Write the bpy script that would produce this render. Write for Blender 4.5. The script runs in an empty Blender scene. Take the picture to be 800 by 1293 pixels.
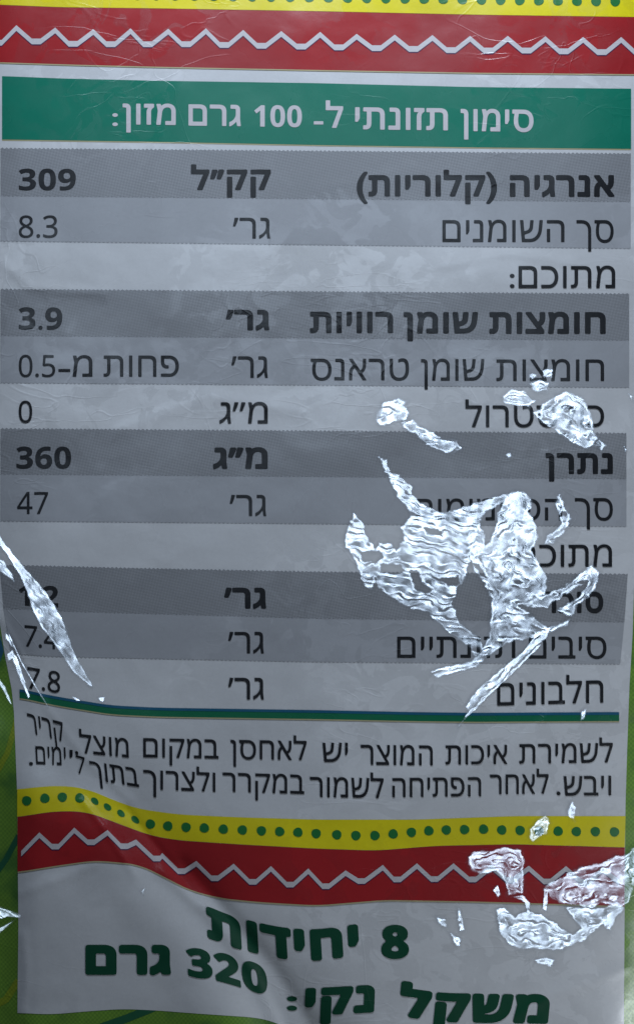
import bpy, bmesh, math, random
import numpy as np
from mathutils import Vector
random.seed(4)
SC = bpy.context.scene
COL = SC.collection
R = math.radians
S = 0.00025                       # metres per photograph pixel
CAMH = 0.62

def P(px, py):                    # photograph pixel -> metres on the table plane
    return (px - 400.0) * S, (646.5 - py) * S

# ------------------------------------------------------------------ camera
cd = bpy.data.cameras.new('camera'); cam = bpy.data.objects.new('camera', cd); COL.objects.link(cam)
HREF = 0.012
cam.location = (0, 0, CAMH + HREF); cam.rotation_euler = (0, 0, 0)
cd.sensor_fit = 'VERTICAL'; cd.sensor_height = 24
cd.lens = 24 * CAMH / (1293 * S)
cd.clip_start = 0.01; cd.clip_end = 50
SC.camera = cam
# ------------------------------------------------------------------ light: dim room, one window past the top edge, the other lamps added
W = bpy.data.worlds.new('World'); SC.world = W; W.use_nodes = True
bg = W.node_tree.nodes['Background']; bg.inputs[0].default_value = (.55, .70, 1, 1); bg.inputs[1].default_value = .012

def window_light(name, loc, sx, sy, radiance, col, target=(0, 0, 0)):  # rectangular area lamp, for the window and the added lamps alike
    d = bpy.data.lights.new(name, 'AREA'); d.shape = 'RECTANGLE'; d.size = sx; d.size_y = sy
    d.energy = radiance * sx * sy * math.pi; d.color = col
    o = bpy.data.objects.new(name, d); COL.objects.link(o); o.location = loc
    o.rotation_euler = (Vector(target) - Vector(loc)).to_track_quat('-Z', 'Y').to_euler()
    return o
WIN = (0.03, 0.375, 0.235)
window_light('window_light', (0.00, 0.39, 0.245), 0.34, 0.18, 3.8, (.70, .83, 1), (0, .15, 0))
window_light('glint_core_light', (0.03, 0.375, 0.235), 0.12, 0.075, 20.0, (.78, .875, 1), (0, .15, 0))  # bright core added inside the window for white lines on the film
window_light('side_fill_light', (0.27, -0.25, 0.19), 0.09, 0.12, 7.5, (.86, .93, 1), (.13, -.12, 0))  # unseen lamp added to lighten the lower right
window_light('added_veil_light', (-.10, .19, .92), 0.75, 0.11, 0.95, (.66, .82, 1), (-.10, .19, 0))  # overhead panel added to mirror as a pale veil on the upper rows
vs = SC.view_settings; SC.display_settings.display_device = 'sRGB'
vs.view_transform = 'Standard'; vs.look = 'None'; vs.exposure = 0.2; vs.gamma = 1; vs.use_curve_mapping = False
try:
    SC.cycles.max_bounces = 8; SC.cycles.transparent_max_bounces = 12
    SC.cycles.caustics_reflective = False; SC.cycles.caustics_refractive = False
except Exception: pass

# ------------------------------------------------------------------ noise
_rng = np.random.RandomState(11)
_perm = np.tile(_rng.permutation(256), 3)
_ang = _rng.rand(256) * 2 * np.pi
def perlin(x, y, seed=0):
    x = np.asarray(x, float) + seed * 17.37; y = np.asarray(y, float) + seed * 9.71
    xi = np.floor(x).astype(int); yi = np.floor(y).astype(int); xf = x - xi; yf = y - yi
    u = xf**3 * (xf * (xf * 6 - 15) + 10); v = yf**3 * (yf * (yf * 6 - 15) + 10)
    def g(ix, iy, dx, dy):
        a = _ang[_perm[(_perm[ix % 256] + iy) % 256]]
        return np.cos(a) * dx + np.sin(a) * dy
    n00 = g(xi, yi, xf, yf); n10 = g(xi + 1, yi, xf - 1, yf)
    n01 = g(xi, yi + 1, xf, yf - 1); n11 = g(xi + 1, yi + 1, xf - 1, yf - 1)
    a = n00 + u * (n10 - n00); b = n01 + u * (n11 - n01)
    return (a + v * (b - a)) * 1.4
def sst(a, b, x):
    t = np.clip((x - a) / (b - a), 0, 1); return t * t * (3 - 2 * t)

# ------------------------------------------------------------------ the relief of the filled bag, in photograph pixels
def segd(px, py, pts):
    d = np.full(np.shape(px), 1e9)
    for (x0, y0), (x1, y1) in zip(pts[:-1], pts[1:]):
        dx, dy = x1 - x0, y1 - y0
        t = np.clip(((px - x0) * dx + (py - y0) * dy) / (dx * dx + dy * dy), 0, 1)
        d = np.minimum(d, np.hypot(px - x0 - t * dx, py - y0 - t * dy))
    return d
BX0, BX1, BY0, BY1 = -75, 868, -190, 1480          # outline of the bag in pixels
def relief(px, py):                                # metres
    px = np.asarray(px, float); py = np.asarray(py, float)
    ex = np.minimum(px - BX0, BX1 - px); ey = np.minimum(py - BY0, BY1 - py)
    edge = 1 - np.exp(-np.maximum(ex, 0) / 55.0); edy = 1 - np.exp(-np.maximum(ey, 0) / 70.0)
    h = 0.0022 + 0.0105 * edge * edy
    h = h + 0.0009 * perlin(px / 330, py / 330, 1) + 0.00022 * perlin(px / 95, py / 95, 2)
    # soft fold running down from the left edge to the bottom
    d = segd(px, py, [(60, 960), (150, 1020), (240, 1130), (330, 1235), (400, 1340)])
    side = (px - 60) * 0.62 - (py - 960) * 0.78 * 0.75
    h = h - 0.0031 * np.exp(-(d / 42.0)**2)
    d = segd(px, py, [(-20, 940), (95, 985), (165, 1070), (260, 1190), (300, 1340)])
    h = h + 0.0023 * np.exp(-(d / 48.0)**2)
    # sharper creases pressed into the film beside the fold
    for pts, w, a in (([(104, 1010), (135, 1050), (170, 1105)], 5, .00028), ([(160, 1022), (205, 1078), (250, 1135)], 6, -.0004), ([(205, 1100), (262, 1150), (318, 1225), (352, 1300)], 9, .0006),
                      ([(232, 1092), (292, 1160), (345, 1222), (395, 1300)], 10, -.0007), ([(24, 1128), (70, 1112), (122, 1092)], 5, .0002), ([(30, 1180), (34, 1230), (30, 1275)], 5, .0003),
                      ([(-10, 760), (22, 815), (60, 895), (110, 960), (165, 1010)], 4.5, .0002), ([(575, 980), (640, 945), (710, 890)], 5, .00016), ([(640, 1290), (700, 1255), (785, 1225)], 7, .00025),
                      ([(150, 545), (260, 500), (380, 520)], 9, .00016), ([(400, 240), (520, 215), (640, 230)], 8, .00012), ([(0, 330), (40, 362), (130, 372)], 6, .00022), ([(560, 335), (640, 318), (720, 332)], 6, .00018)):
        if np.size(px) > 1 and (px.max() < min(p[0] for p in pts) - 40 or px.min() > max(p[0] for p in pts) + 40): continue
        h = h + a * np.exp(-(segd(px, py, pts) / w)**2)
    # left and right seams fall away low down
    h = h - 0.0016 * sst(50, 0, px) * sst(700, 900, py)
    d = segd(px, py, [(840, 880), (640, 930), (430, 1010)]); h = h + 0.0003 * np.exp(-(d / 24.0)**2)
    d = segd(px, py, [(820, 330), (600, 350), (420, 300), (230, 320)]); h = h + 0.00025 * np.exp(-(d / 30.0)**2)
    return h
LAY = 0.00010
def at(px, py, lay=0):
    x, y = P(px, py); z = relief(px, py) + lay * LAY
    k = 1 - (z - HREF) / CAMH                      # a point standing higher is set where the photograph sees it
    return x * k, y * k, z
def grad_normal(px, py):
    e = 1.5
    gx = (relief(px + e, py) - relief(px - e, py)) / (2 * e * S)
    gy = -(relief(px, py + e) - relief(px, py - e)) / (2 * e * S)
    n = np.stack([-gx, -gy, np.ones_like(gx)], -1)
    return n / np.linalg.norm(n, axis=-1, keepdims=True)

# ------------------------------------------------------------------ materials
def node(nt, t, **kw):
    n = nt.nodes.new(t)
    for k, v in kw.items(): setattr(n, k, v)
    return n
def math_n(nt, op, a, b=None):
    n = node(nt, 'ShaderNodeMath', operation=op)
    for i, v in enumerate((a, b)):
        if v is None: continue
        if isinstance(v, (int, float)): n.inputs[i].default_value = v
        else: nt.links.new(v, n.inputs[i])
    return n.outputs[0]
def mixc(nt, fac, a, b):
    n = node(nt, 'ShaderNodeMix', data_type='RGBA')
    for s, v in ((n.inputs[0], fac), (n.inputs[6], a), (n.inputs[7], b)):
        if isinstance(v, (int, float)): s.default_value = v
        elif isinstance(v, tuple): s.default_value = v if len(v) == 4 else (*v, 1)
        else: nt.links.new(v, s)
    return n.outputs[2]
def noise_n(nt, vec, scale, detail=2, rough=.5, dist=0):
    n = node(nt, 'ShaderNodeTexNoise'); n.inputs['Scale'].default_value = scale
    n.inputs['Detail'].default_value = detail; n.inputs['Roughness'].default_value = rough
    n.inputs['Distortion'].default_value = dist; nt.links.new(vec, n.inputs['Vector']); return n.outputs[0]
def ramp(nt, f, a, b):
    n = node(nt, 'ShaderNodeMapRange', interpolation_type='SMOOTHSTEP'); nt.links.new(f, n.inputs[0])
    n.inputs[1].default_value = a; n.inputs[2].default_value = b; return n.outputs[0]

def print_mat(name, col, halftone=None, weave=None, gloss=.29, painted_veil=.13):
    m = bpy.data.materials.new(name); m.use_nodes = True; nt = m.node_tree; b = nt.nodes['Principled BSDF']
    pos = node(nt, 'ShaderNodeNewGeometry').outputs['Position']
    base = (*col, 1)
    if halftone:                                   # printed screen of fine slanted dots
        mp = node(nt, 'ShaderNodeMapping'); nt.links.new(pos, mp.inputs[0]); mp.inputs['Rotation'].default_value = (0, 0, R(38))
        w = halftone[1]; mp.inputs['Scale'].default_value = (w, w, w)
        sx = node(nt, 'ShaderNodeSeparateXYZ'); nt.links.new(mp.outputs[0], sx.inputs[0])
        a = math_n(nt, 'SINE', sx.outputs[0]); c = math_n(nt, 'SINE', sx.outputs[1])
        s = math_n(nt, 'MULTIPLY', a, c)
        base = mixc(nt, ramp(nt, s, -.55, .75), base, halftone[0])
    if weave:
        mp = node(nt, 'ShaderNodeSeparateXYZ'); nt.links.new(pos, mp.inputs[0])
        a = math_n(nt, 'SINE', math_n(nt, 'MULTIPLY', mp.outputs[0], 4600.)); c = math_n(nt, 'SINE', math_n(nt, 'MULTIPLY', mp.outputs[1], 4300.))
        s = math_n(nt, 'MULTIPLY', a, c)
        base = mixc(nt, math_n(nt, 'MULTIPLY', ramp(nt, s, -1, 1), .6), base, weave)
        big = noise_n(nt, pos, 60, 3)
        base = mixc(nt, math_n(nt, 'MULTIPLY', ramp(nt, big, .5, .66), .7), base, (.05, .17, .04, 1))
    # mottling: cloudy film reflections painted into the colour, and weak ink density changes
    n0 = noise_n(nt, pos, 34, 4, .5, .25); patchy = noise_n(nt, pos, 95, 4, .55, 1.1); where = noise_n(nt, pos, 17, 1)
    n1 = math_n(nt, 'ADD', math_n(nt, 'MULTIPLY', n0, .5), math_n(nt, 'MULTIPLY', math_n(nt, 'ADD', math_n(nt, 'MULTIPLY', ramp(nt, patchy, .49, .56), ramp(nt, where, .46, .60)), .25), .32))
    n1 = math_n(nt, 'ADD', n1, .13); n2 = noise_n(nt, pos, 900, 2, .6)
    hs = node(nt, 'ShaderNodeHueSaturation')
    if isinstance(base, tuple): hs.inputs['Color'].default_value = base
    else: nt.links.new(base, hs.inputs['Color'])
    v = math_n(nt, 'ADD', math_n(nt, 'MULTIPLY', ramp(nt, n1, .42, .60), painted_veil), math_n(nt, 'MULTIPLY', n2, .10))
    nt.links.new(math_n(nt, 'ADD', v, .95 - painted_veil * .5), hs.inputs['Value'])
    nt.links.new(hs.outputs[0], b.inputs['Base Color'])
    b.inputs['Roughness'].default_value = .42
    b.inputs['Specular IOR Level'].default_value = .35
    b.inputs['Coat Weight'].default_value = .9; b.inputs['Coat IOR'].default_value = 1.75
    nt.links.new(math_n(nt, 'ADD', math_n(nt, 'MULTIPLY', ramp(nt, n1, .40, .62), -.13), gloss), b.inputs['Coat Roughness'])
    f1 = noise_n(nt, pos, 42, 2, .45, .2); f2 = noise_n(nt, pos, 260, 3, .55)
    # thin creases: the valleys of two crossed noises, only where the film has been rubbed
    st = node(nt, 'ShaderNodeMapping'); nt.links.new(pos, st.inputs[0]); st.inputs['Rotation'].default_value = (0, 0, R(35)); st.inputs['Scale'].default_value = (1, 2.6, 1)
    c1 = math_n(nt, 'ABSOLUTE', math_n(nt, 'SUBTRACT', noise_n(nt, st.outputs[0], 26, 3, .5, .8), .5)); c1 = ramp(nt, c1, .018, 0)
    c2 = math_n(nt, 'ABSOLUTE', math_n(nt, 'SUBTRACT', noise_n(nt, pos, 33, 2, .5, .6), .5)); c2 = ramp(nt, c2, .010, 0)
    rub = ramp(nt, noise_n(nt, pos, 21, 1), .47, .62)
    cr = math_n(nt, 'MULTIPLY', math_n(nt, 'MULTIPLY', math_n(nt, 'ADD', c1, c2), rub), .00006)
    h = math_n(nt, 'ADD', math_n(nt, 'ADD', math_n(nt, 'MULTIPLY', f1, .0018), cr), math_n(nt, 'MULTIPLY', f2, .00010))
    bp = node(nt, 'ShaderNodeBump'); bp.inputs['Strength'].default_value = .5; bp.inputs['Distance'].default_value = 1
    nt.links.new(h, bp.inputs['Height']); nt.links.new(bp.outputs[0], b.inputs['Normal']); nt.links.new(bp.outputs[0], b.inputs['Coat Normal'])
    return m
M = dict(
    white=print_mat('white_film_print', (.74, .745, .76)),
    green=print_mat('green_woven_print', (.21, .40, .05), weave=(.09, .22, .03, 1), painted_veil=.2),
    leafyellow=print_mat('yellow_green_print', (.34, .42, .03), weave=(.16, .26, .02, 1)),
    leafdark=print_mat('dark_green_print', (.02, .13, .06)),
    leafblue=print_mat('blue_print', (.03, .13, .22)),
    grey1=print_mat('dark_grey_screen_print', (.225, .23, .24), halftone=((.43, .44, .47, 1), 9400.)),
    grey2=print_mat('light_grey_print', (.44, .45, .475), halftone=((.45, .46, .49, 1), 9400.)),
    header=print_mat('header_green_print', (.002, .215, .135), painted_veil=.05),
    line=print_mat('line_green_print', (.004, .17, .075), painted_veil=.05),
    lineblue=print_mat('line_blue_print', (.01, .12, .22), painted_veil=.05),
    red=print_mat('red_print', (.42, .018, .022), painted_veil=.14),
    yellow=print_mat('yellow_print', (.90, .77, .012), painted_veil=.08),
    pale=print_mat('pale_print', (.70, .66, .68), painted_veil=.08),
    dot=print_mat('dot_green_print', (.02, .20, .045), painted_veil=.05),
    black=print_mat('black_print', (.016, .017, .020), painted_veil=.05),
    fringe=print_mat('ink_fringe_print', (.52, .46, .26), painted_veil=.05),
    purple=print_mat('ink_shadow_print', (.10, .02, .10), painted_veil=.05),
    big=print_mat('dark_green_lettering_print', (.004, .075, .035), painted_veil=.05),
)
def film_mat():
    m = bpy.data.materials.new('clear_film'); m.use_nodes = True; nt = m.node_tree; nt.nodes.clear()
    out = node(nt, 'ShaderNodeOutputMaterial'); tr = node(nt, 'ShaderNodeBsdfTransparent'); tr.inputs[0].default_value = (.97, .975, .98, 1)
    g1 = node(nt, 'ShaderNodeBsdfGlossy'); g1.inputs['Roughness'].default_value = .155; g1.inputs[0].default_value = (.84, .92, 1, 1)
    g2 = node(nt, 'ShaderNodeBsdfGlossy'); g2.inputs['Roughness'].default_value = .34; g2.inputs[0].default_value = (.78, .89, 1, 1)
    mx = node(nt, 'ShaderNodeMixShader'); mx.inputs[0].default_value = .38
    nt.links.new(g1.outputs[0], mx.inputs[1]); nt.links.new(g2.outputs[0], mx.inputs[2])
    lw = node(nt, 'ShaderNodeLayerWeight'); lw.inputs[0].default_value = .5    # reflectance of the film from either side
    fr = math_n(nt, 'ADD', math_n(nt, 'MULTIPLY', math_n(nt, 'POWER', lw.outputs['Facing'], 4.), .8), .115)
    at_ = node(nt, 'ShaderNodeAttribute', attribute_name='lifted')         # where the film clings to the print it neither mirrors nor dims
    nt.links.new(mixc(nt, at_.outputs['Fac'], (1, 1, 1, 1), (.96, .965, .97, 1)), tr.inputs[0])
    m2 = node(nt, 'ShaderNodeMixShader'); nt.links.new(math_n(nt, 'MULTIPLY', fr, at_.outputs['Fac']), m2.inputs[0])
    nt.links.new(tr.outputs[0], m2.inputs[1]); nt.links.new(mx.outputs[0], m2.inputs[2]); nt.links.new(m2.outputs[0], out.inputs[0])
    return m
M['film'] = film_mat()
def simple(name, col, rough):
    m = bpy.data.materials.new(name); m.use_nodes = True; nt = m.node_tree; b = nt.nodes['Principled BSDF']
    pos = node(nt, 'ShaderNodeNewGeometry').outputs['Position']; n = noise_n(nt, pos, 40, 5)
    nt.links.new(mixc(nt, n, (*[c * .8 for c in col], 1), (*[min(1, c * 1.2) for c in col], 1)), b.inputs['Base Color'])
    b.inputs['Roughness'].default_value = rough; return m

# ------------------------------------------------------------------ mesh helpers
def link(name, me, mat, parent=None, label=None):
    o = bpy.data.objects.new(name, me); COL.objects.link(o)
    if mat and not me.materials: me.materials.append(mat)
    if parent is not None: o.parent = parent
    if label: o['label'] = label
    return o
def grid_mesh(name, PX, PY, lay, zfun=None, keep=None):
    """PX, PY: 2-d arrays of photograph pixels -> a draped sheet"""
    r, c = PX.shape
    if zfun is None: x, y, z = at(PX, PY, lay)
    else:
        x, y = P(PX, PY); z = zfun; k = 1 - (z - HREF) / CAMH; x = x * k; y = y * k
    V = np.stack([x, y, z], -1).reshape(-1, 3)
    i = np.arange(r * c).reshape(r, c)
    F = np.stack([i[:-1, :-1], i[1:, :-1], i[1:, 1:], i[:-1, 1:]], -1).reshape(-1, 4)
    if keep is not None:
        k = keep; kk = (k[:-1, :-1] & k[1:, :-1] & k[1:, 1:] & k[:-1, 1:]).reshape(-1); F = F[kk]
        used = np.zeros(r * c, bool); used[F.reshape(-1)] = True
        remap = np.cumsum(used) - 1; V = V[used]; F = remap[F]
    me = bpy.data.meshes.new(name)
    me.vertices.add(len(V)); me.vertices.foreach_set('co', V.astype(np.float32).ravel())
    me.loops.add(F.size); me.loops.foreach_set('vertex_index', F.astype(np.int32).ravel())
    me.polygons.add(len(F)); me.polygons.foreach_set('loop_start', np.arange(0, F.size, 4, dtype=np.int32))
    me.polygons.foreach_set('loop_total', np.full(len(F), 4, np.int32))
    me.update(calc_edges=True); me.validate()
    me.polygons.foreach_set('use_smooth', np.ones(len(me.polygons), bool)); me.update()
    return me
def set_normals(me, PXY):
    me.normals_split_custom_set_from_vertices([tuple(v) for v in grad_normal(PXY[:, 0], PXY[:, 1])])
def ip(pts, x):
    return np.interp(x, [p[0] for p in pts], [p[1] for p in pts])
def smooth_ip(pts, x):
    x = np.asarray(x, float); s = 0
    for d in (-14, -7, 0, 7, 14): s = s + ip(pts, x + d)
    return s / 5
def strip(name, top, bot, x0, x1, lay, mat, parent, label=None, rows=6, step=6, serr=0, lx=None, rx=None):
    """a printed band between two curves; serr gives its edges the teeth of the printed screen"""
    if serr: step = 2.6
    n = max(2, int((x1 - x0) / step)); xs = np.linspace(x0, x1, n + 1)
    T = smooth_ip(top, xs); B = smooth_ip(bot, xs)
    if serr:
        z = np.where(np.arange(n + 1) % 2 == 0, serr, -serr) * (1 + .3 * np.sin(np.arange(n + 1) * .37)); T = T + z; B = B + z
    t = np.linspace(0, 1, rows + 1)[:, None]
    PY = T[None, :] * (1 - t) + B[None, :] * t; PX = np.repeat(xs[None, :], rows + 1, 0)
    if rx is not None:     # slanted right edge
        f = sst(x1 - 60, x1, PX); PX = PX + f * (ip(rx, PY) - x1)
    if lx is not None:
        f = sst(x0 + 60, x0, PX); PX = PX + f * (ip(lx, PY) - x0)
    me = grid_mesh(name, PX, PY, lay)
    set_normals(me, np.stack([PX.ravel(), PY.ravel()], -1)) if len(me.vertices) == PX.size else None
    return link(name, me, mat, parent, label)
def drape(name, verts, faces, lay, mat, parent, label=None, cell=9.0):
    """flat print outline in photograph pixels, cut along a fine lattice and laid on the relief"""
    bm = bmesh.new(); vs = [bm.verts.new((v[0], -v[1], 0)) for v in verts]
    for f in faces:
        try: bm.faces.new([vs[i] for i in f])
        except ValueError: pass
    for ax in (0, 1):
        co = [v.co[ax] for v in bm.verts]; lo, hi = min(co), max(co); k = math.floor(lo / cell) + 1
        while k * cell < hi:
            no = (1, 0, 0) if ax == 0 else (0, 1, 0); pt = (k * cell, 0, 0) if ax == 0 else (0, k * cell, 0)
            bmesh.ops.bisect_plane(bm, geom=bm.verts[:] + bm.edges[:] + bm.faces[:], dist=1e-4, plane_co=pt, plane_no=no); k += 1
    bmesh.ops.recalc_face_normals(bm, faces=bm.faces)
    for f in bm.faces:
        if f.normal.z < 0: f.normal_flip()
    me = bpy.data.meshes.new(name); bm.to_mesh(me); bm.free()
    n = len(me.vertices); co = np.zeros(n * 3, np.float32); me.vertices.foreach_get('co', co); co = co.reshape(-1, 3)
    px = co[:, 0].astype(float); py = -co[:, 1].astype(float)
    x, y, z = at(px, py, lay); me.vertices.foreach_set('co', np.stack([x, y, z], -1).astype(np.float32).ravel())
    me.polygons.foreach_set('use_smooth', np.ones(len(me.polygons), bool)); me.update()
    set_normals(me, np.stack([px, py], -1))
    return link(name, me, mat, parent, label)

# ------------------------------------------------------------------ lettering
_cache = {}
def glyph_loops(ch):
    """outline loops of one character and its advance, in ems"""
    if ch in _cache: return _cache[ch]
    def mk(body):
        c = bpy.data.curves.new('t', 'FONT'); c.body = body; c.size = 1
        o = bpy.data.objects.new('t', c); COL.objects.link(o)
        for q in bpy.context.view_layer.objects: q.select_set(False)
        o.select_set(True); bpy.context.view_layer.objects.active = o
        bpy.ops.object.convert(target='CURVE'); o = bpy.context.view_layer.objects.active; loops = []
        for sp in o.data.splines:
            pts = []; bp = sp.bezier_points; n = len(bp)
            for i in range(n):
                p, q = bp[i], bp[(i + 1) % n]; A, B, C_, D = (np.array(v[:2]) for v in (p.co, p.handle_right, q.handle_left, q.co))
                for t in np.linspace(0, 1, 7)[:-1]:
                    pts.append(A * (1 - t)**3 + 3 * B * t * (1 - t)**2 + 3 * C_ * t * t * (1 - t) + D * t**3)
            pts = np.array(pts); keep = np.hypot(*(pts - np.roll(pts, 1, 0)).T) > 1e-5; loops.append(pts[keep])
        d = o.data; bpy.data.objects.remove(o); bpy.data.curves.remove(d); return loops
    L = mk(ch) if ch != ' ' else []
    l0 = min(p[:, 0].min() for p in mk('l')); adv = min(p[:, 0].min() for p in mk(ch + 'l')[(len(L)):] ) - l0
    _cache[ch] = (L, adv); return L, adv
_mesh = {}
def glyph_mesh(ch, fat, n=40):
    """outline grown by fat ems, as small cells with smooth borders"""
    k = (ch, round(fat, 4), n)
    if k in _mesh: return _mesh[k]
    L, adv = glyph_loops(ch); allp = np.concatenate(L); st = .62 / n; pad = fat + 2.5 * st
    xs = np.arange(allp[:, 0].min() - pad, allp[:, 0].max() + pad + st, st); ys = np.arange(allp[:, 1].min() - pad, allp[:, 1].max() + pad + st, st)
    X, Y = np.meshgrid(xs, ys); D = np.full(X.shape, 9.); Wn = np.zeros(X.shape)
    for p in L:
        for (ax, ay), (bx, by) in zip(p, np.roll(p, -1, 0)):
            dx, dy = bx - ax, by - ay; t = np.clip(((X - ax) * dx + (Y - ay) * dy) / (dx * dx + dy * dy), 0, 1)
            D = np.minimum(D, np.hypot(X - ax - t * dx, Y - ay - t * dy))
            if ay != by:
                xc = ax + (Y - ay) * dx / dy; up = (ay <= Y) & (Y < by); dn = (by <= Y) & (Y < ay)
                Wn += np.where(up & (xc > X), 1, 0) - np.where(dn & (xc > X), 1, 0)
    F = np.where(np.abs(Wn) > .5, D, -D) + max(fat, .003); V = []; ids = {}; faces = []
    r, c = X.shape; ins = F > 0
    def vid(key, co):
        if key not in ids: ids[key] = len(V); V.append(co)
        return ids[key]
    any_ = ins[:-1, :-1] | ins[1:, :-1] | ins[:-1, 1:] | ins[1:, 1:]
    for i, j in zip(*np.nonzero(any_)):
        q = [(i, j), (i, j + 1), (i + 1, j + 1), (i + 1, j)]; f = []
        for m in range(4):
            a, b = q[m], q[(m + 1) % 4]; fa, fb = F[a], F[b]
            if fa > 0: f.append(vid(a, (X[a], Y[a])))
            if (fa > 0) != (fb > 0):
                t = fa / (fa - fb) if abs(fa - fb) > 1e-12 else .5
                key = (min(a, b), max(a, b)); f.append(vid(key, (X[a] + (X[b] - X[a]) * t, Y[a] + (Y[b] - Y[a]) * t)))
        if len(f) >= 3: faces.append(tuple(f))
    _mesh[k] = (np.array(V), faces, adv); return _mesh[k]
def glyphs(s, fat, n):
    x = 0; Vs = []; Fs = []; k = 0
    for ch in s:
        V, F, adv = glyph_mesh(ch, fat, n); Vs.append(V + [x, 0]); Fs += [tuple(i + k for i in f) for f in F]; k += len(V); x += adv + 1.2 * fat
    return np.concatenate(Vs), Fs
def word(text, x0, x1, yt, yb, parent, mat='black', fat=0.0, slope=0.0, base=None, lean=0.0, digits=False, bold=False, label=None, warp=None, lay=3, n=None):
    if digits: s = ''.join(chr((0x1D7EC if bold else 0x1D7E2) + int(ch)) if ch.isdigit() else ch for ch in text)
    else: s = text[::-1].translate(str.maketrans('()', ')(')).replace("'", '\u05f3').replace('"', '\u05f4')
    V, F = glyphs(s, fat, n or (56 if yb - yt > 34 else 40))
    mn, mx = V[:, 0].min(), V[:, 0].max()
    ref = (.72 if digits else .592) + fat                 # cap height, and below the line the fattening too
    u = (V[:, 0] - mn) / (mx - mn); k = (yb - yt) / (ref + fat)
    up = (V[:, 1] + fat) * k
    px = x0 + u * (x1 - x0) + lean * up
    yb_ = yb + slope * (px - (x0 + x1) / 2) if base is None else yb + smooth_ip(base, px)
    py = yb_ - up
    if warp: px, py = warp(px, py)
    name = 'printed_number' if digits and any(c.isdigit() for c in text) else ('punctuation_mark' if digits else 'printed_word')
    x, y, z = at(px, py, lay); me = bpy.data.meshes.new(name)
    me.from_pydata(np.stack([x, y, z], -1).tolist(), [], F)
    me.polygons.foreach_set('use_smooth', np.ones(len(me.polygons), bool)); me.update()
    set_normals(me, np.stack([px, py], -1))
    return link(name, me, M[mat], parent, label)

# ================================================================== THE BAG
root = bpy.data.objects.new('snack_bag', None); COL.objects.link(root)
root['label'] = 'glossy plastic flatbread bag with green sides and a white printed Hebrew nutrition panel'
root['category'] = 'food bag'

def bag_shell():
    xs = np.unique(np.concatenate([np.linspace(BX0, BX1, 236)])); ys = np.linspace(BY0, BY1, 418)
    PX, PY = np.meshgrid(xs, ys); me = grid_mesh('bag_front', PX, PY, 0)
    return me
link('bag_front', bag_shell(), M['green'], root, 'green woven-look printed film with leaf stripes at both sides')
# back sheet of the bag, closed to the front along the four edges
def bag_back():
    xs = np.linspace(BX0, BX1, 60); ys = np.linspace(BY0, BY1, 100); PX, PY = np.meshgrid(xs, ys)
    ex = np.minimum(PX - BX0, BX1 - PX); ey = np.minimum(PY - BY0, BY1 - PY)
    z = relief(PX, PY) * np.exp(-np.maximum(0, np.minimum(ex, ey)) / 14.0) + .0004
    me = grid_mesh('bag_back', PX, PY, 0, zfun=np.where(np.minimum(ex, ey) <= 0, relief(PX, PY), np.minimum(z, relief(PX, PY) - .0004)))
    me.flip_normals(); return me
link('bag_back', bag_back(), M['green'], root)

# white panel ------------------------------------------------------
LX = [(-200, -16), (700, -10), (780, -1), (830, 7), (870, 15), (900, 18), (1000, 22), (1150, 23.5), (1290, 22)]
RX = [(-200, 815), (500, 806), (700, 801), (800, 798), (865, 794), (1000, 789), (1075, 788), (1200, 787), (1293, 786), (1400, 785)]
BOT = [(22, 1279), (65, 1281), (110, 1277), (155, 1274), (200, 1276), (250, 1280), (325, 1285), (345, 1290), (380, 1305), (450, 1325), (800, 1340)]
t = np.linspace(0, 1, 180)[None, :]; ys = np.linspace(-185, 1260, 340)[:, None]
PY = np.repeat(ys, 180, 1); PX = ip(LX, PY[:, 0])[:, None] * (1 - t) + ip(RX, PY[:, 0])[:, None] * t
bl = sst(900, 1260, PY); PY = PY + bl * (smooth_ip(BOT, PX) - 1260)
me = grid_mesh('white_panel', PX, PY, 1); panel = link('white_panel', me, M['white'], root)

# top bands ---------------------------------------------------------
Yt = [(-10, 5.5), (75, 9), (200, 10.5), (400, 14), (600, 18.5), (810, 21.5)]
Rb = [(-10, 79), (100, 82.5), (200, 85), (400, 89), (600, 92.5), (810, 94.5)]
yb1 = strip('yellow_band', [(-10, -46), (810, -30)], Yt, -14, 813, 2, M['yellow'], root, 'yellow printed band at the top with a row of green dots')
rb1 = strip('red_band', [(a, b + .4) for a, b in Yt], Rb, -14, 813, 2, M['red'], root, 'upper faded red printed band with white zigzag', rows=8)
strip('fringe_line', [(a, b - .7) for a, b in Rb], [(a, b + .9) for a, b in Rb], -14, 813, 2.5, M['fringe'], rb1, rows=1)
def disc(px, py, rx, ry, parent, tilt=0):
    V = []; n = 24
    for i in range(n):
        a = 2 * math.pi * i / n; q = 1 + .03 * math.sin(3 * a + px)
        X = rx * q * math.cos(a); Y = ry * q * math.sin(a)
        V.append((px + X * math.cos(tilt) - Y * math.sin(tilt), py + X * math.sin(tilt) + Y * math.cos(tilt)))
    drape('printed_dot', V, [tuple(range(n))], 3, M['dot'], parent)
for k in range(34):
    x = 776 - 24.1 * k
    disc(x, -8.5 + 10.5 * x / 776 + .0, 6.3, 6.0, yb1)
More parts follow.
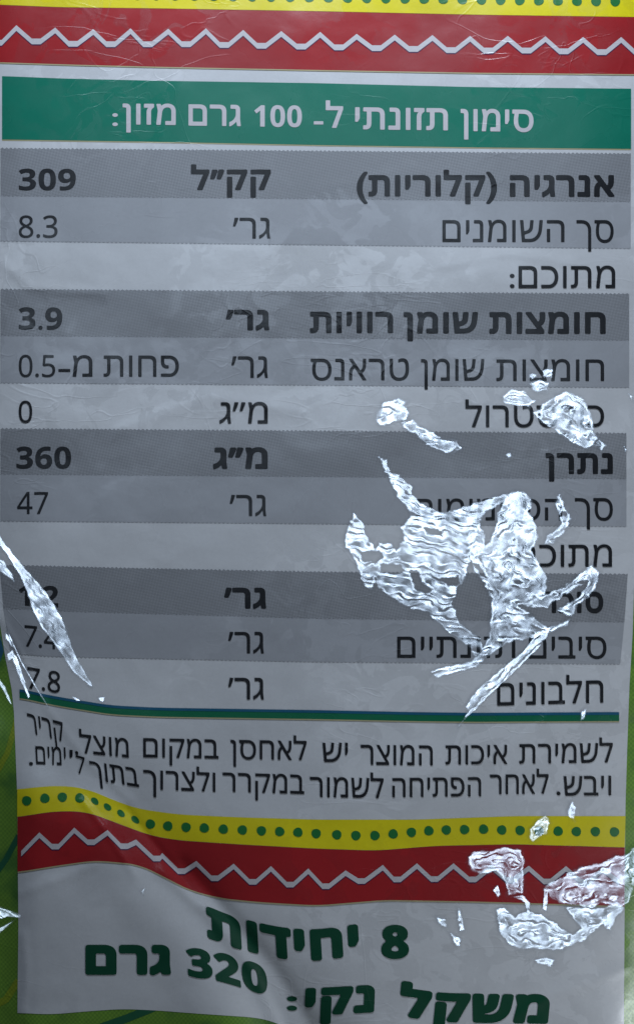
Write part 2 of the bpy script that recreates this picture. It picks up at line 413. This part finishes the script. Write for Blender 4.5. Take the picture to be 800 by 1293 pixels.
def zigzag(pk, parent, th=7.2, flat=5.5):
    """pk: list of (x, y, is_peak) centre-line corners; valleys get a short flat foot"""
    pts = []
    for x, y, p in pk:
        if p: pts.append((x, y))
        else: pts += [(x - flat, y), (x + flat, y)]
    def build(name, d0, d1, lay, mat):
        V = []; F = []
        for x, y in pts: V += [(x, y + d0), (x, y + d1)]
        for i in range(len(pts) - 1): F.append((2 * i, 2 * i + 1, 2 * i + 3, 2 * i + 2))
        return drape(name, V, F, lay, M[mat], parent)
    build('zigzag_shadow', th * .25, th * .5 + 1.3, 2.7, 'purple')
    z = build('zigzag_line', -th * .5, th * .5, 3.3, 'pale')
    return z
pk = [(-4, 55, 0)]
peaks = [(42, 68), (140, 74), (236, 78), (330, 76), (425, 77), (520, 76), (614, 80), (710, 83), (808, 85), (900, 90), (996, 92), (1091, 93), (1186, 95), (1281, 95), (1376, 96), (1471, 98), (1567, 98)]
vals = [(92, 111), (185, 117), (280, 118), (373, 118), (470, 118), (566, 120), (660, 122), (760, 124), (855, 126), (950, 128), (1043, 130), (1138, 133), (1232, 134), (1328, 134), (1422, 136), (1518, 138), (1614, 140)]
pk = [(-3, 54, 0)]
for a, b in zip(peaks, vals):
    pk += [(a[0] / 2, a[1] / 2 + 1.3, 1), (b[0] / 2, b[1] / 2 - 3.2, 0)]
zigzag(pk, rb1)
# header ------------------------------------------------------------
hd = strip('header_band', [(3, 96), (75, 99), (200, 102), (400, 105), (600, 110), (796, 112)], [(3, 176), (200, 179), (400, 183), (600, 186), (796, 188)], 3, 796, 2, M['header'], root, 'green header band with white Hebrew heading', rows=10)
strip('fringe_line', [(3, 175), (200, 178.3), (400, 182.3), (600, 185.3), (796, 187.3)], [(3, 177.6), (200, 180.6), (400, 184.6), (600, 187.6), (796, 189.6)], 3, 796, 1.6, M['fringe'], hd, rows=1)
kw = dict(mat='pale', fat=.018)
word(':', 142, 149, 134, 159, hd, digits=True, mat='pale', fat=.01)
word('מזון', 155, 222, 131, 157.5, hd, slope=.012, **kw)
word('גרם', 238, 304, 132, 159, hd, slope=.012, **kw)
word('100', 321, 381, 133, 160, hd, digits=True, bold=True, mat='pale', fat=0, slope=.012)
word('-', 396, 408, 136.5, 163.5, hd, digits=True, mat='pale', fat=.01)
word('ל', 411, 433, 134, 161.5, hd, **kw)
word('תזונתי', 448, 565, 136, 164, hd, slope=.012, **kw)
word('סימון', 581, 673, 138, 166, hd, slope=.012, **kw)

# table rows --------------------------------------------------------
def lift(pts, d): return [(a, b + d) for a, b in pts]
rows = [
  (187, 194, 247.5, 255, 304.5, 314), (365, 371, 424, 430, 483.5, 489.5), (541, 547, 599, 605, 658, 665)]
rowo = []
for (a, b, c, d, e, f) in rows:
    A = [(0, a), (796, b)]; Bc = [(0, c), (796, d)]; Cc = [(0, e), (796, f)]
    xr = 795.5 if a < 300 else (793.5 if a < 500 else 790)
    r1 = strip('dark_row_band', A, Bc, 1, xr, 2, M['grey1'], panel, rows=8, serr=.8)
    r2 = strip('light_row_band', lift(Bc, .2), Cc, 1, xr, 2, M['grey2'], panel, rows=8, serr=.8)
    rowo.append((r1, r2))
A = [(0, 713), (150, 717), (400, 722), (800, 725)]; Bc = [(0, 768), (80, 772), (400, 781), (800, 786)]; Cc = [(0, 825), (60, 829), (200, 832), (400, 836), (800, 839)]
rx = [(720, 792), (780, 788), (840, 782)]; lx = [(715, 0), (770, 5), (830, 15)]
r1 = strip('dark_row_band', A, Bc, 4, 788, 2, M['grey1'], panel, rows=8, serr=.8, rx=rx, lx=lx)
r2 = strip('light_row_band', lift(Bc, .2), Cc, 4, 788, 2, M['grey2'], panel, rows=8, serr=.8, rx=rx, lx=lx)
rowo.append((r1, r2))
BF = .034
def num(s, x0, x1, yt, yb, p, fat=0, **k): return word(s, x0, x1, yt, yb, p, fat=(.006 if fat == BF else fat), bold=fat > .02, digits=True, **k)
GR = "גר'"
r1, r2 = rowo[0]
num('309', 24, 96, 213, 240, r1, BF); word('קק"ל', 241, 342, 214, 240, r1, fat=BF)
word('(קלוריות)', 450, 627, 221, 248, r1, fat=BF); word('אנרגיה', 643, 775, 221, 248.5, r1, fat=BF)
num('8.3', 24, 73, 272, 300, r2, .004); word(GR, 294, 341, 275, 301, r2)
word('השומנים', 558, 712, 278, 305.5, r2); word('סך', 727, 774, 278, 306, r2)
word('מתוכם', 654, 776, 336, 363.5, panel); num(':', 643, 649, 336, 363, panel)
r1, r2 = rowo[1]
num('3.9', 24, 79, 388, 416, r1, BF); word(GR, 285, 340, 391, 417, r1, fat=BF)
word('רוויות', 391, 496, 393.5, 420.5, r1, fat=BF); word('שומן', 509, 603, 394, 421, r1, fat=BF); word('חומצות', 617, 764, 394, 421.5, r1, fat=BF)
num('0.5', 24, 70, 448, 476, r2, .004); num('-', 74, 89, 449, 476, r2); word('מ', 92, 117, 449, 475.5, r2); word('פחות', 131, 226, 449, 475.5, r2)
word(GR, 292, 338, 450, 477, r2)
word('טראנס', 392, 516, 453, 480, r2); word('שומן', 531, 611, 453.5, 480.5, r2); word('חומצות', 626, 762, 454, 481, r2)
num('0', 24, 41, 506, 533.5, panel, .004); word('מ"ג', 277, 338, 508, 534.5, panel); word('כולסטרול', 587, 762, 512, 539, panel)
r1, r2 = rowo[2]
num('360', 21, 90, 564, 591.5, r1, BF); word('מ"ג', 269, 338, 565, 592, r1, fat=BF); word('נתרן', 688, 773, 572, 598.5, r1, fat=BF)
num('47', 22, 61, 621, 649, r2, .004); word(GR, 290, 336, 625, 651.5, r2)
word('סך', 725, 773, 629, 657, r2); word('הפחמימות', 521, 709, 630, 657, r2)
word('מתוכם', 652, 772, 688, 715.5, panel); num(':', 641, 647, 688, 715, panel)
r1, r2 = rowo[3]
num('1.2', 24, 74, 739, 765.5, r1, BF, slope=.05); word(GR, 283, 336, 742, 768.5, r1, fat=BF); word('סוכר', 683, 761, 747, 774, r1, fat=BF)
num('7.4', 30, 73, 791, 818, r2, .006, slope=.10, lean=.05); word(GR, 288, 333, 798, 825, r2)
word('תזונתיים', 501, 650, 804, 830.5, r2); word('סיבים', 667, 765, 804, 831.5, r2)
num('7.8', 34, 76, 845, 872, panel, .006, slope=.16, lean=.03); word(GR, 288, 333, 856, 883, panel); word('חלבונים', 627, 761, 861, 889, panel, slope=-.03)

# green rule ---------------------------------------------------------
GL = [(24, 870), (50, 876), (75, 881), (100, 885), (140, 891.5), (200, 894.5), (300, 896), (400, 897.5), (520, 900), (600, 901), (680, 900.5), (781, 900)]
th = 10.8
gl = strip('rule_line', GL, lift(GL, th), 25, 781, 2, M['line'], panel, 'green printed rule under the nutrition table', rows=3, step=4)
strip('rule_edge', lift(GL, -.8), lift(GL, 2.6), 25, 781, 2.6, M['lineblue'], gl, rows=1, step=4)
strip('rule_edge', lift(GL, th - .3), lift(GL, th + 1.2), 25, 781, 2.6, M['fringe'], gl, rows=1, step=4)

# paragraph -----------------------------------------------------------
word('קריר', 37, 82, 907, 931, panel, slope=.26, lean=-.12)
word('מוצל', 101, 163, 930, 953.5, panel, slope=.10, lean=-.04); num(',', 95, 99, 930, 952, panel)
word('במקום', 181, 276, 933, 957, panel, slope=.02); word('לאחסן', 291, 387, 935, 959, panel, slope=.015)
word('יש', 407, 439, 938, 962, panel); word('המוצר', 455, 546, 941, 966, panel, slope=.01)
word('איכות', 562, 640, 941, 965, panel, slope=-.01); word('לשמירת', 655, 773, 939, 963.5, panel, slope=-.015)
word('ימים', 46, 84, 943, 965.5, panel, slope=.04, lean=-.05); num('.', 37, 42, 941, 966, panel)
num('7', 97, 108, 955, 977, panel, slope=.25, lean=-.05); word('י', 88, 92, 947, 962, panel)
word('בתוך', 115, 176, 966, 989, panel, slope=.16, lean=-.10)
word('ולצרוך', 181, 272, 974, 998, panel, slope=.04); word('במקרר', 281, 384, 977, 1001, panel, slope=.03)
word('לשמור', 391, 484, 982, 1007, panel, slope=.02); word('הפתיחה', 495, 607, 982, 1006, panel, slope=-.012)
word('לאחר', 618, 692, 978, 1002.5, panel, slope=-.01); num('.', 706 - 4, 707, 978, 1004, panel, fat=.01); word('ויבש', 711, 771, 980, 1004.5, panel, slope=-.01)

# lower bands --------------------------------------------------------
YT = [(22, 997), (50, 993.5), (80, 992), (110, 996), (150, 1013), (175, 1021.5), (225, 1028.5), (300, 1032), (400, 1035), (525, 1035), (650, 1030.5), (789, 1030.5)]
YB = [(22, 1032), (50, 1027), (75, 1024), (110, 1025), (150, 1040), (190, 1055), (225, 1061), (300, 1066), (400, 1071.5), (475, 1074), (550, 1068), (650, 1066), (789, 1070)]
RB = [(22, 1102), (70, 1094), (120, 1087), (175, 1092), (200, 1104), (240, 1125), (280, 1135), (330, 1140), (400, 1144), (485, 1137), (600, 1139), (700, 1142), (790, 1145)]
yb2 = strip('yellow_band', YT, YB, 22, 789, 2, M['yellow'], root, 'curling yellow printed band low down with a row of green dots', rx=[(1030, 789), (1070, 788)])
rb2 = strip('red_band', lift(YB, .4), RB, 22.5, 788, 2, M['red'], root, 'lower deep red printed band with white zigzag', rows=10, rx=[(1066, 788), (1145, 787.5)])
strip('fringe_line', lift(RB, -.7), lift(RB, 1.0), 22.5, 787, 2.5, M['fringe'], rb2, rows=1)
dots = [(34, 1011), (57, 1008), (79, 1006.5), (101, 1007.5), (120, 1011.5), (136, 1019), (153, 1027), (171, 1035), (190, 1040.5), (212, 1043), (235, 1044.5), (258, 1045.5), (282, 1047), (306, 1048), (330, 1049), (353, 1050), (376, 1051), (399, 1052.5), (425, 1054), (449, 1055), (473, 1055), (496, 1053), (519, 1051), (541, 1049), (563, 1048), (586, 1047.5), (610, 1047), (633, 1048), (656, 1048.5), (680, 1049.5), (704, 1049.5), (727, 1050), (751, 1050), (775, 1050.5)]
for i, (x, y) in enumerate(dots):
    if 4 <= i <= 7: disc(x, y, 5.6 if i < 7 else 6, 3.7, yb2, .75)
    else: disc(x, y, 6.0, 6.0, yb2)
f = 0.3
zz = [(27, 1078, 1), (50, 1054.5, 1), (70, 1069, 0), (94, 1048.5, 1), (115, 1063.5, 0), (136, 1051.5, 1), (157, 1068.5, 0), (172, 1063.5, 1),
      (198, 1084, 0), (205, 1080.5, 1), (229, 1100, 0), (248, 1090.5, 1), (271, 1109, 0), (295, 1094, 1), (319, 1113.5, 0), (342, 1097, 1), (366, 1117, 0), (389, 1100, 1), (411, 1119, 0),
      (436, 1102.5, 1), (456, 1112.5, 0), (483, 1095.5, 1), (501, 1110.5, 0), (526, 1093.5, 1), (548, 1110, 0), (572, 1093.5, 1), (596, 1110.5, 0), (620, 1095, 1), (643, 1111, 0), (667, 1096.5, 1), (690, 1113, 0), (714, 1097, 1), (738, 1114, 0), (760, 1098, 1), (781, 1114, 1)]
zigzag(zz, rb2, flat=4.2, th=7)
# big lettering -------------------------------------------------------
BG = dict(mat='big')
G2 = .062
num('8', 481, 516, 1168, 1210.5, panel, .035, mat='big')
base = [(255, -30), (290, -15), (330, -5), (360, 1), (400, 3), (454, -5)]
word('יחידות', 262, 454, 1171, 1211, panel, fat=G2, base=base, lean=-.06, **BG)
word('גרם', 108, 216, 1193, 1231, panel, fat=G2, **BG)
num('320', 238, 339, 1205, 1242, panel, .03, mat='big', base=[(238, -9), (275, -4), (300, 4), (339, 16)], lean=-.10)
word('נקי', 384, 472, 1246, 1281, panel, fat=G2, base=[(380, 2), (430, 0), (475, -3)], lean=.04, **BG)
num(':', 362, 375, 1249, 1276, panel, .035, mat='big')
word('משקל', 502, 691, 1254, 1291, panel, fat=G2, lean=.10, base=[(500, -8), (560, 0), (690, 2)], **BG)

# leaf stripes printed on the green sides -----------------------------
def ribbon(pts, w, mat, lay=.6):
    V = []; F = []; n = len(pts)
    for i, (x, y) in enumerate(pts):
        a = pts[max(0, i - 1)]; b = pts[min(n - 1, i + 1)]; dx, dy = b[0] - a[0], b[1] - a[1]; l = math.hypot(dx, dy)
        V += [(x - dy / l * w, y + dx / l * w), (x + dy / l * w, y - dx / l * w)]
        if i: F.append((2 * i - 2, 2 * i - 1, 2 * i + 1, 2 * i))
    drape('leaf_stripe', V, F, lay, M[mat], root)
ribbon([(-30, 1010), (-5, 978), (10, 950), (20, 915), (26, 880)], 3.5, 'leafyellow')
ribbon([(-40, 1150), (-10, 1110), (8, 1085), (24, 1055)], 3.6, 'leafdark')
ribbon([(-40, 1275), (-10, 1272), (8, 1262), (24, 1238)], 4.5, 'leafyellow')
ribbon([(-20, 770), (-5, 800), (0, 822), (-10, 850)], 5, 'leafblue')
ribbon([(40, 1330), (120, 1300), (160, 1286), (200, 1270)], 5, 'leafdark')

# ------------------------------------------------------------------ crumpled clear film
def inside(px, py, poly):
    r = np.zeros(px.shape, bool); n = len(poly)
    for i in range(n):
        x0, y0 = poly[i]; x1, y1 = poly[(i + 1) % n]
        if y0 == y1: continue
        c = ((y0 > py) != (y1 > py)) & (px < (x1 - x0) * (py - y0) / (y1 - y0) + x0); r ^= c
    return r
def sd(px, py, polys, holes=()):
    best = None
    for poly in polys:
        d = segd(px, py, poly + [poly[0]]); d = np.where(inside(px, py, poly), d, -d)
        best = d if best is None else np.maximum(best, d)
    for h in holes:
        d = segd(px, py, h + [h[0]]); d = np.where(inside(px, py, h), d, -d); best = np.minimum(best, -d)
    return best
def crumple(polys, **kw):
    for i, p in enumerate(polys): crumple_one([p], **{**kw, 'seed': kw.get('seed', 0) + 31 * i})
def crumple_one(polys, holes=(), seed=0, lam=8.5, amp=1.0, streak=None, rag=2.0, contour=.55, ridges=(), soft=3.0, step=.55, amp_n=1.0, warp=None):
    wk = warp if warp is not None else (1.0 if streak is None else .3)
    """a pucker of clear film: its outline in photograph pixels, filled with fine folds that follow the outline"""
    allp = [p for q in polys for p in q]; x0 = min(p[0] for p in allp) - 9; x1 = max(p[0] for p in allp) + 9
    y0 = min(p[1] for p in allp) - 9; y1 = max(p[1] for p in allp) + 9
    PX, PY = np.meshgrid(np.arange(x0, x1, step), np.arange(y0, y1, step))
    d = sd(PX, PY, polys, holes)
    d = d + rag * perlin(PX / 9, PY / 9, seed + 3) + rag * .35 * perlin(PX / 3.4, PY / 3.4, seed + 4)
    SK = 5.0 if rag > 1 else 1.6
    m = sst(-SK, soft, d)
    wx = PX + wk * 9 * perlin(PX / 26, PY / 26, seed + 5) + wk * 1.0 * perlin(PX / 9, PY / 9, seed + 6)
    wy = PY + wk * 9 * perlin(PX / 26, PY / 26, seed + 7) + wk * 1.0 * perlin(PX / 9, PY / 9, seed + 8)
    if streak is None:
        phi = contour * np.minimum(d, 40) + (1 - contour) * (wy * .9 + .25 * wx) + 9 * perlin(wx / 24, wy / 17, seed + 9)
    else:
        a = R(streak); phi = -math.sin(a) * wx + math.cos(a) * wy + 4 * wk * perlin(wx / 20, wy / 20, seed + 9)
    fold = np.sin(2 * np.pi * phi / lam)
    mod = .45 + .75 * sst(-.45, .5, perlin(PX / 19, PY / 15, seed + 10))
    fine = perlin(wx / 3.6, wy / 3.0, seed + 11)
    A = lam * S / (2 * np.pi) * .22 * amp
    z = relief(PX, PY) + 4.2 * LAY + m * (A * 2.2 + A * fold * mod + .0005 * sst(0, 14, d))
    for (pts, w, hgt) in ridges:
        r = segd(PX, PY, pts); z = z + hgt * np.exp(-(r / w)**2)
    # fold relief as normals: the pucker leans towards the window, its fine folds swing about that lean
    cx, cy = P((x0 + x1) / 2, (y0 + y1) / 2); L_ = Vector(WIN) - Vector((cx, cy, .012)); V_ = Vector((-cx, -cy, CAMH)); hv = L_.normalized() + V_.normalized()
    s0 = (hv.x / hv.z, hv.y / hv.z)
    gy_, gx_ = np.gradient(phi, step); gl_ = np.hypot(gx_, gy_) + 1e-6
    zone = sst(-.45, .40, perlin(PX / 15, PY / 12, seed + 14)); sw = (.03 + .17 * zone) * (.6 if streak is not None and streak > 30 else 1) * amp_n
    jx = .07 * perlin(PX / 13, PY / 13, seed + 15) + .02 * perlin(PX / 4, PY / 4, seed + 17); jy = .07 * perlin(PX / 13, PY / 13, seed + 16) + .02 * perlin(PX / 4, PY / 4, seed + 18)
    ph2 = phi + 2.6 * perlin(PX / 15, PY / 6, seed + 21)
    w_ = (.62 * np.sin(2 * np.pi * ph2 / lam) + .38 * np.sin(2 * np.pi * ph2 / (lam * .57) + 2.5 * perlin(PX / 20, PY / 20, seed + 22)) + .45 * perlin(PX / 16, PY / 9, seed + 23)) * sw
    lean_ = .45 * sst(-SK, -SK + 2, d) + .55 * sst(-SK * .5, 1.2, d)
    rimw = np.exp(-((d - 1.9) / 1.0)**2) * .8 * sst(-.5, .3, perlin(PX / 12, PY / 12, seed + 19))          # the very edge of a pucker is rolled and always faces the light somewhere
    w_ = w_ * (1 - .85 * rimw)
    sx_ = lean_ * (s0[0] + .03 + w_ * gx_ / gl_ + jx * (1 - rimw)); sy_ = lean_ * (s0[1] - .075 * (1 - rimw) - w_ * gy_ / gl_ + jy * (1 - rimw))
    kk = d > -SK
    # keep one sheet: only what hangs together with the seed point of the outline
    lab = kk & (d >= d.max() - 1e-9)
    while True:
        g = lab.copy(); g[1:] |= lab[:-1]; g[:-1] |= lab[1:]; g[:, 1:] |= lab[:, :-1]; g[:, :-1] |= lab[:, 1:]; g &= kk
        if (g == lab).all(): break
        lab = g
    kk = lab
    me = grid_mesh('crumpled_film', PX, PY, 0, zfun=z, keep=kk)
    kf = np.zeros(d.shape, bool); q = kk[:-1, :-1] & kk[1:, :-1] & kk[1:, 1:] & kk[:-1, 1:]
    kf[:-1, :-1] |= q; kf[1:, :-1] |= q; kf[1:, 1:] |= q; kf[:-1, 1:] |= q
    N = np.stack([sx_[kf], sy_[kf], np.ones(kf.sum())], -1); N /= np.linalg.norm(N, axis=1, keepdims=True)
    assert len(N) == len(me.vertices)
    la = me.attributes.new('lifted', 'FLOAT', 'POINT'); la.data.foreach_set('value', (sst(-SK, SK * .45, d + 1.2 * perlin(PX / 6, PY / 6, seed + 33)) * (.55 + .33 * sst(-.3, .3, perlin(PX / 18, PY / 18, seed + 34))))[kf].astype(np.float32))
    me.normals_split_custom_set_from_vertices(N.tolist())
    return link('crumpled_film', me, M['film'], root, 'crumpled clear film flashing white highlights')
# left wing: sagging top edge, lines running across
crumple([[(478, 577), (487, 582), (494, 598), (506, 604), (520, 614), (519, 624), (530, 634), (553, 648), (590, 640), (625, 627), (652, 620), (640, 632), (612, 646), (606, 654), (604, 668), (596, 690), (592, 706),
          (588, 728), (578, 742), (571, 762), (578, 784), (592, 796), (606, 806), (612, 824), (600, 830), (588, 814), (562, 796), (540, 774), (518, 768), (490, 752), (478, 742), (474, 730), (470, 746), (458, 738), (452, 716), (444, 700), (435, 690), (436, 676), (446, 648), (457, 658), (463, 678), (474, 694), (479, 686), (494, 686), (500, 696), (510, 680), (506, 666), (518, 654), (514, 640), (503, 630), (497, 614), (489, 600)]],
        holes=[[(454, 697), (478, 695), (484, 704), (474, 712), (458, 708)], [(480, 712), (505, 713), (510, 722), (498, 726), (480, 722)],
               [(516, 718), (526, 720), (536, 738), (546, 744), (536, 750), (524, 742)], [(534, 666), (552, 668), (558, 677), (540, 674)], [(556, 730), (577, 728), (581, 737), (566, 740)]], seed=1, lam=8.2, streak=14, warp=.85)
# right wing: rings inside one another, a hooked tail to the right
crumple([[(640, 626), (650, 620), (664, 622), (672, 634), (666, 645), (676, 662), (679, 678), (670, 694), (680, 712), (690, 730), (688, 750), (712, 741), (735, 722), (746, 714), (757, 722), (750, 746), (728, 766), (716, 790), (690, 800), (672, 806), (655, 808), (640, 812), (626, 822), (608, 836), (582, 845), (604, 826), (616, 806), (619, 782), (620, 756), (612, 738), (600, 722), (593, 706), (592, 690), (600, 682), (612, 690), (620, 682), (626, 660), (630, 642)]],
        holes=[[(654, 764), (690, 767), (716, 748), (742, 735), (731, 755), (716, 762), (703, 771), (722, 779), (710, 787), (690, 792), (674, 779)], [(596, 712), (604, 712), (614, 730), (606, 726)]], seed=41, lam=9, contour=.75)
crumple([[(592, 660), (604, 662), (612, 676), (610, 700), (598, 704), (590, 690)]], seed=43, lam=6, contour=.8, amp=.5)
crumple([[(676, 800), (694, 792), (690, 806), (672, 826), (650, 848), (628, 868), (606, 890), (584, 912), (576, 920), (590, 898), (586, 892), (600, 872), (630, 846), (660, 822)]], seed=2, streak=-43, lam=8, rag=1)
crumple([[(544, 848), (560, 842), (590, 836), (612, 830), (600, 842), (570, 850), (550, 856)]], seed=3, streak=-12, lam=8)
crumple([[(700, 636), (706, 622), (712, 640), (720, 655), (712, 672), (698, 684), (686, 688), (690, 676), (708, 662), (704, 648)]], seed=24, lam=7, amp=.8)
crumple([[(684, 512), (700, 500), (716, 494), (734, 502), (744, 520), (750, 545), (756, 562), (740, 566), (722, 560), (706, 548), (690, 536), (680, 530)]], seed=4, lam=9, contour=.9)
crumple([[(633, 500), (645, 492), (660, 494), (668, 502), (676, 506), (668, 516), (650, 512), (636, 510)]], seed=5, lam=7, contour=1)
crumple([[(668, 484), (680, 478), (692, 484), (690, 494), (678, 496), (672, 492)]], seed=6, lam=8, contour=1)
crumple([[(664, 470), (676, 474), (672, 480)], [(684, 468), (698, 466), (696, 476), (686, 476)], [(672, 520), (684, 516), (684, 532), (676, 530)], [(756, 556), (764, 562), (758, 570)]], seed=25, lam=6, amp=.7)
crumple([[(478, 520), (484, 508), (502, 504), (516, 506), (508, 512), (516, 522), (512, 530), (500, 532), (492, 536), (480, 536), (472, 530)]], seed=7, lam=7, amp=.55, contour=.5)
crumple([[(507, 534), (520, 530), (532, 540), (546, 546), (556, 554), (576, 556), (582, 566), (572, 572), (558, 570), (540, 562), (528, 552), (514, 544)]], seed=8, lam=8.5, contour=1, amp=.8)
crumple([[(638, 574), (644, 571), (646, 576), (641, 578)], [(734, 900), (741, 892), (738, 908), (731, 912)]], seed=26, lam=6)
# left streak
crumple([[(-6, 666), (8, 688), (28, 712), (44, 730), (62, 752), (76, 774), (86, 798), (92, 820), (104, 842), (116, 862), (119, 870), (108, 862), (94, 850), (84, 836), (72, 818), (60, 802), (50, 788), (42, 772), (36, 754), (26, 728), (10, 702), (-6, 680)]], seed=9, streak=52, lam=8, rag=1.0)
crumple([[(-6, 696), (4, 708), (16, 728), (18, 734), (6, 726), (-6, 714)]], seed=10, streak=50, lam=5)
crumple([[(6, 796), (12, 804), (19, 818), (14, 816), (8, 806)], [(9, 826), (16, 820), (22, 830), (28, 846), (38, 880), (36, 882), (22, 850), (16, 832), (10, 836)]], seed=11, streak=60, lam=4, rag=.8)
crumple([[(-4, 852), (8, 868), (14, 884), (17, 892), (12, 888), (4, 872), (-4, 860)]], seed=12, streak=60, lam=4, rag=.5)
crumple([[(88, 879), (96, 880), (104, 886), (96, 885)], [(124, 881), (133, 879), (131, 887), (126, 885)]], seed=13, lam=5, rag=.8)
crumple([[(-6, 1142), (10, 1148), (28, 1155), (26, 1159), (10, 1158), (4, 1160), (-6, 1160)]], seed=14, streak=20, lam=4.5, rag=.5)
crumple([[(-6, 1174), (6, 1168), (20, 1161), (8, 1172), (-2, 1180)]], seed=15, streak=-30, lam=4, rag=.4)
# lower right
crumple([[(591, 1082), (598, 1076), (620, 1074), (640, 1070), (657, 1074), (662, 1090), (660, 1128), (641, 1130), (638, 1116), (626, 1100), (606, 1104), (594, 1098)]], seed=16, lam=8, contour=.8)
crumple([[(686, 1122), (692, 1116), (708, 1108), (724, 1098), (744, 1092), (760, 1090), (774, 1080), (786, 1082), (801, 1068), (801, 1110), (794, 1140), (780, 1146), (760, 1140), (745, 1146), (720, 1142), (704, 1140), (694, 1132)]], seed=17, lam=8, contour=.6)
crumple([[(625, 1148), (636, 1146), (650, 1158), (664, 1150), (684, 1156), (700, 1166), (722, 1180), (734, 1172), (722, 1158), (714, 1146), (730, 1146), (752, 1148), (778, 1140), (788, 1146), (776, 1160), (770, 1176), (760, 1168), (748, 1176), (740, 1186), (716, 1196), (700, 1200), (676, 1198), (656, 1198), (640, 1190), (630, 1176)]], seed=18, lam=9, contour=.9, amp=.9)
crumple([[(621, 1124), (628, 1117), (632, 1130), (628, 1134)], [(646, 1132), (660, 1130), (669, 1140), (669, 1154), (664, 1152), (662, 1140), (652, 1135)], [(686, 1122), (692, 1124), (690, 1152), (684, 1148)]], seed=19, lam=5, rag=.8)
crumple([[(550, 1158), (562, 1160), (564, 1172), (556, 1170)], [(578, 1146), (584, 1160), (586, 1174), (580, 1176), (578, 1160)], [(568, 1178), (582, 1186), (580, 1194), (574, 1192)]], seed=20, lam=6, rag=1.4, amp=.8)
crumple([[(672, 1212), (690, 1208), (700, 1212), (694, 1220), (680, 1216)]], seed=21, lam=6, rag=1.4, amp=.8)
crumple([[(668, 1046), (678, 1036), (688, 1028), (693, 1040), (690, 1052), (680, 1058), (672, 1062), (668, 1056)]], seed=22, lam=7, contour=.8)
crumple([[(716, 1022), (722, 1012), (727, 1022), (724, 1036), (718, 1030)]], seed=23, lam=6)
crumple([[(8, 792), (15, 806), (28, 834), (44, 862), (62, 892), (60, 893), (42, 864), (26, 836), (13, 808)]], seed=30, streak=60, lam=5, rag=.3, amp=.5)
crumple([[(792, 496), (798, 500), (797, 508)], [(786, 560), (791, 568), (788, 572)]], seed=29, lam=4, rag=.5)
crumple([[(178, 1126), (184, 1120), (181, 1130)]], seed=27, lam=4, rag=.4)

# ------------------------------------------------------------------ the surface it lies on
def table():
    bm = bmesh.new(); bmesh.ops.create_cube(bm, size=1)
    bmesh.ops.scale(bm, vec=(1.1, 1.1, .02), verts=bm.verts); bmesh.ops.translate(bm, vec=(0, 0, -.0101), verts=bm.verts)
    bmesh.ops.bevel(bm, geom=bm.edges[:], offset=.003, segments=2, affect='EDGES')
    me = bpy.data.meshes.new('tabletop'); bm.to_mesh(me); bm.free(); o = link('tabletop', me, simple('dark_table', (.10, .085, .075), .5)); o['kind'] = 'structure'
table()
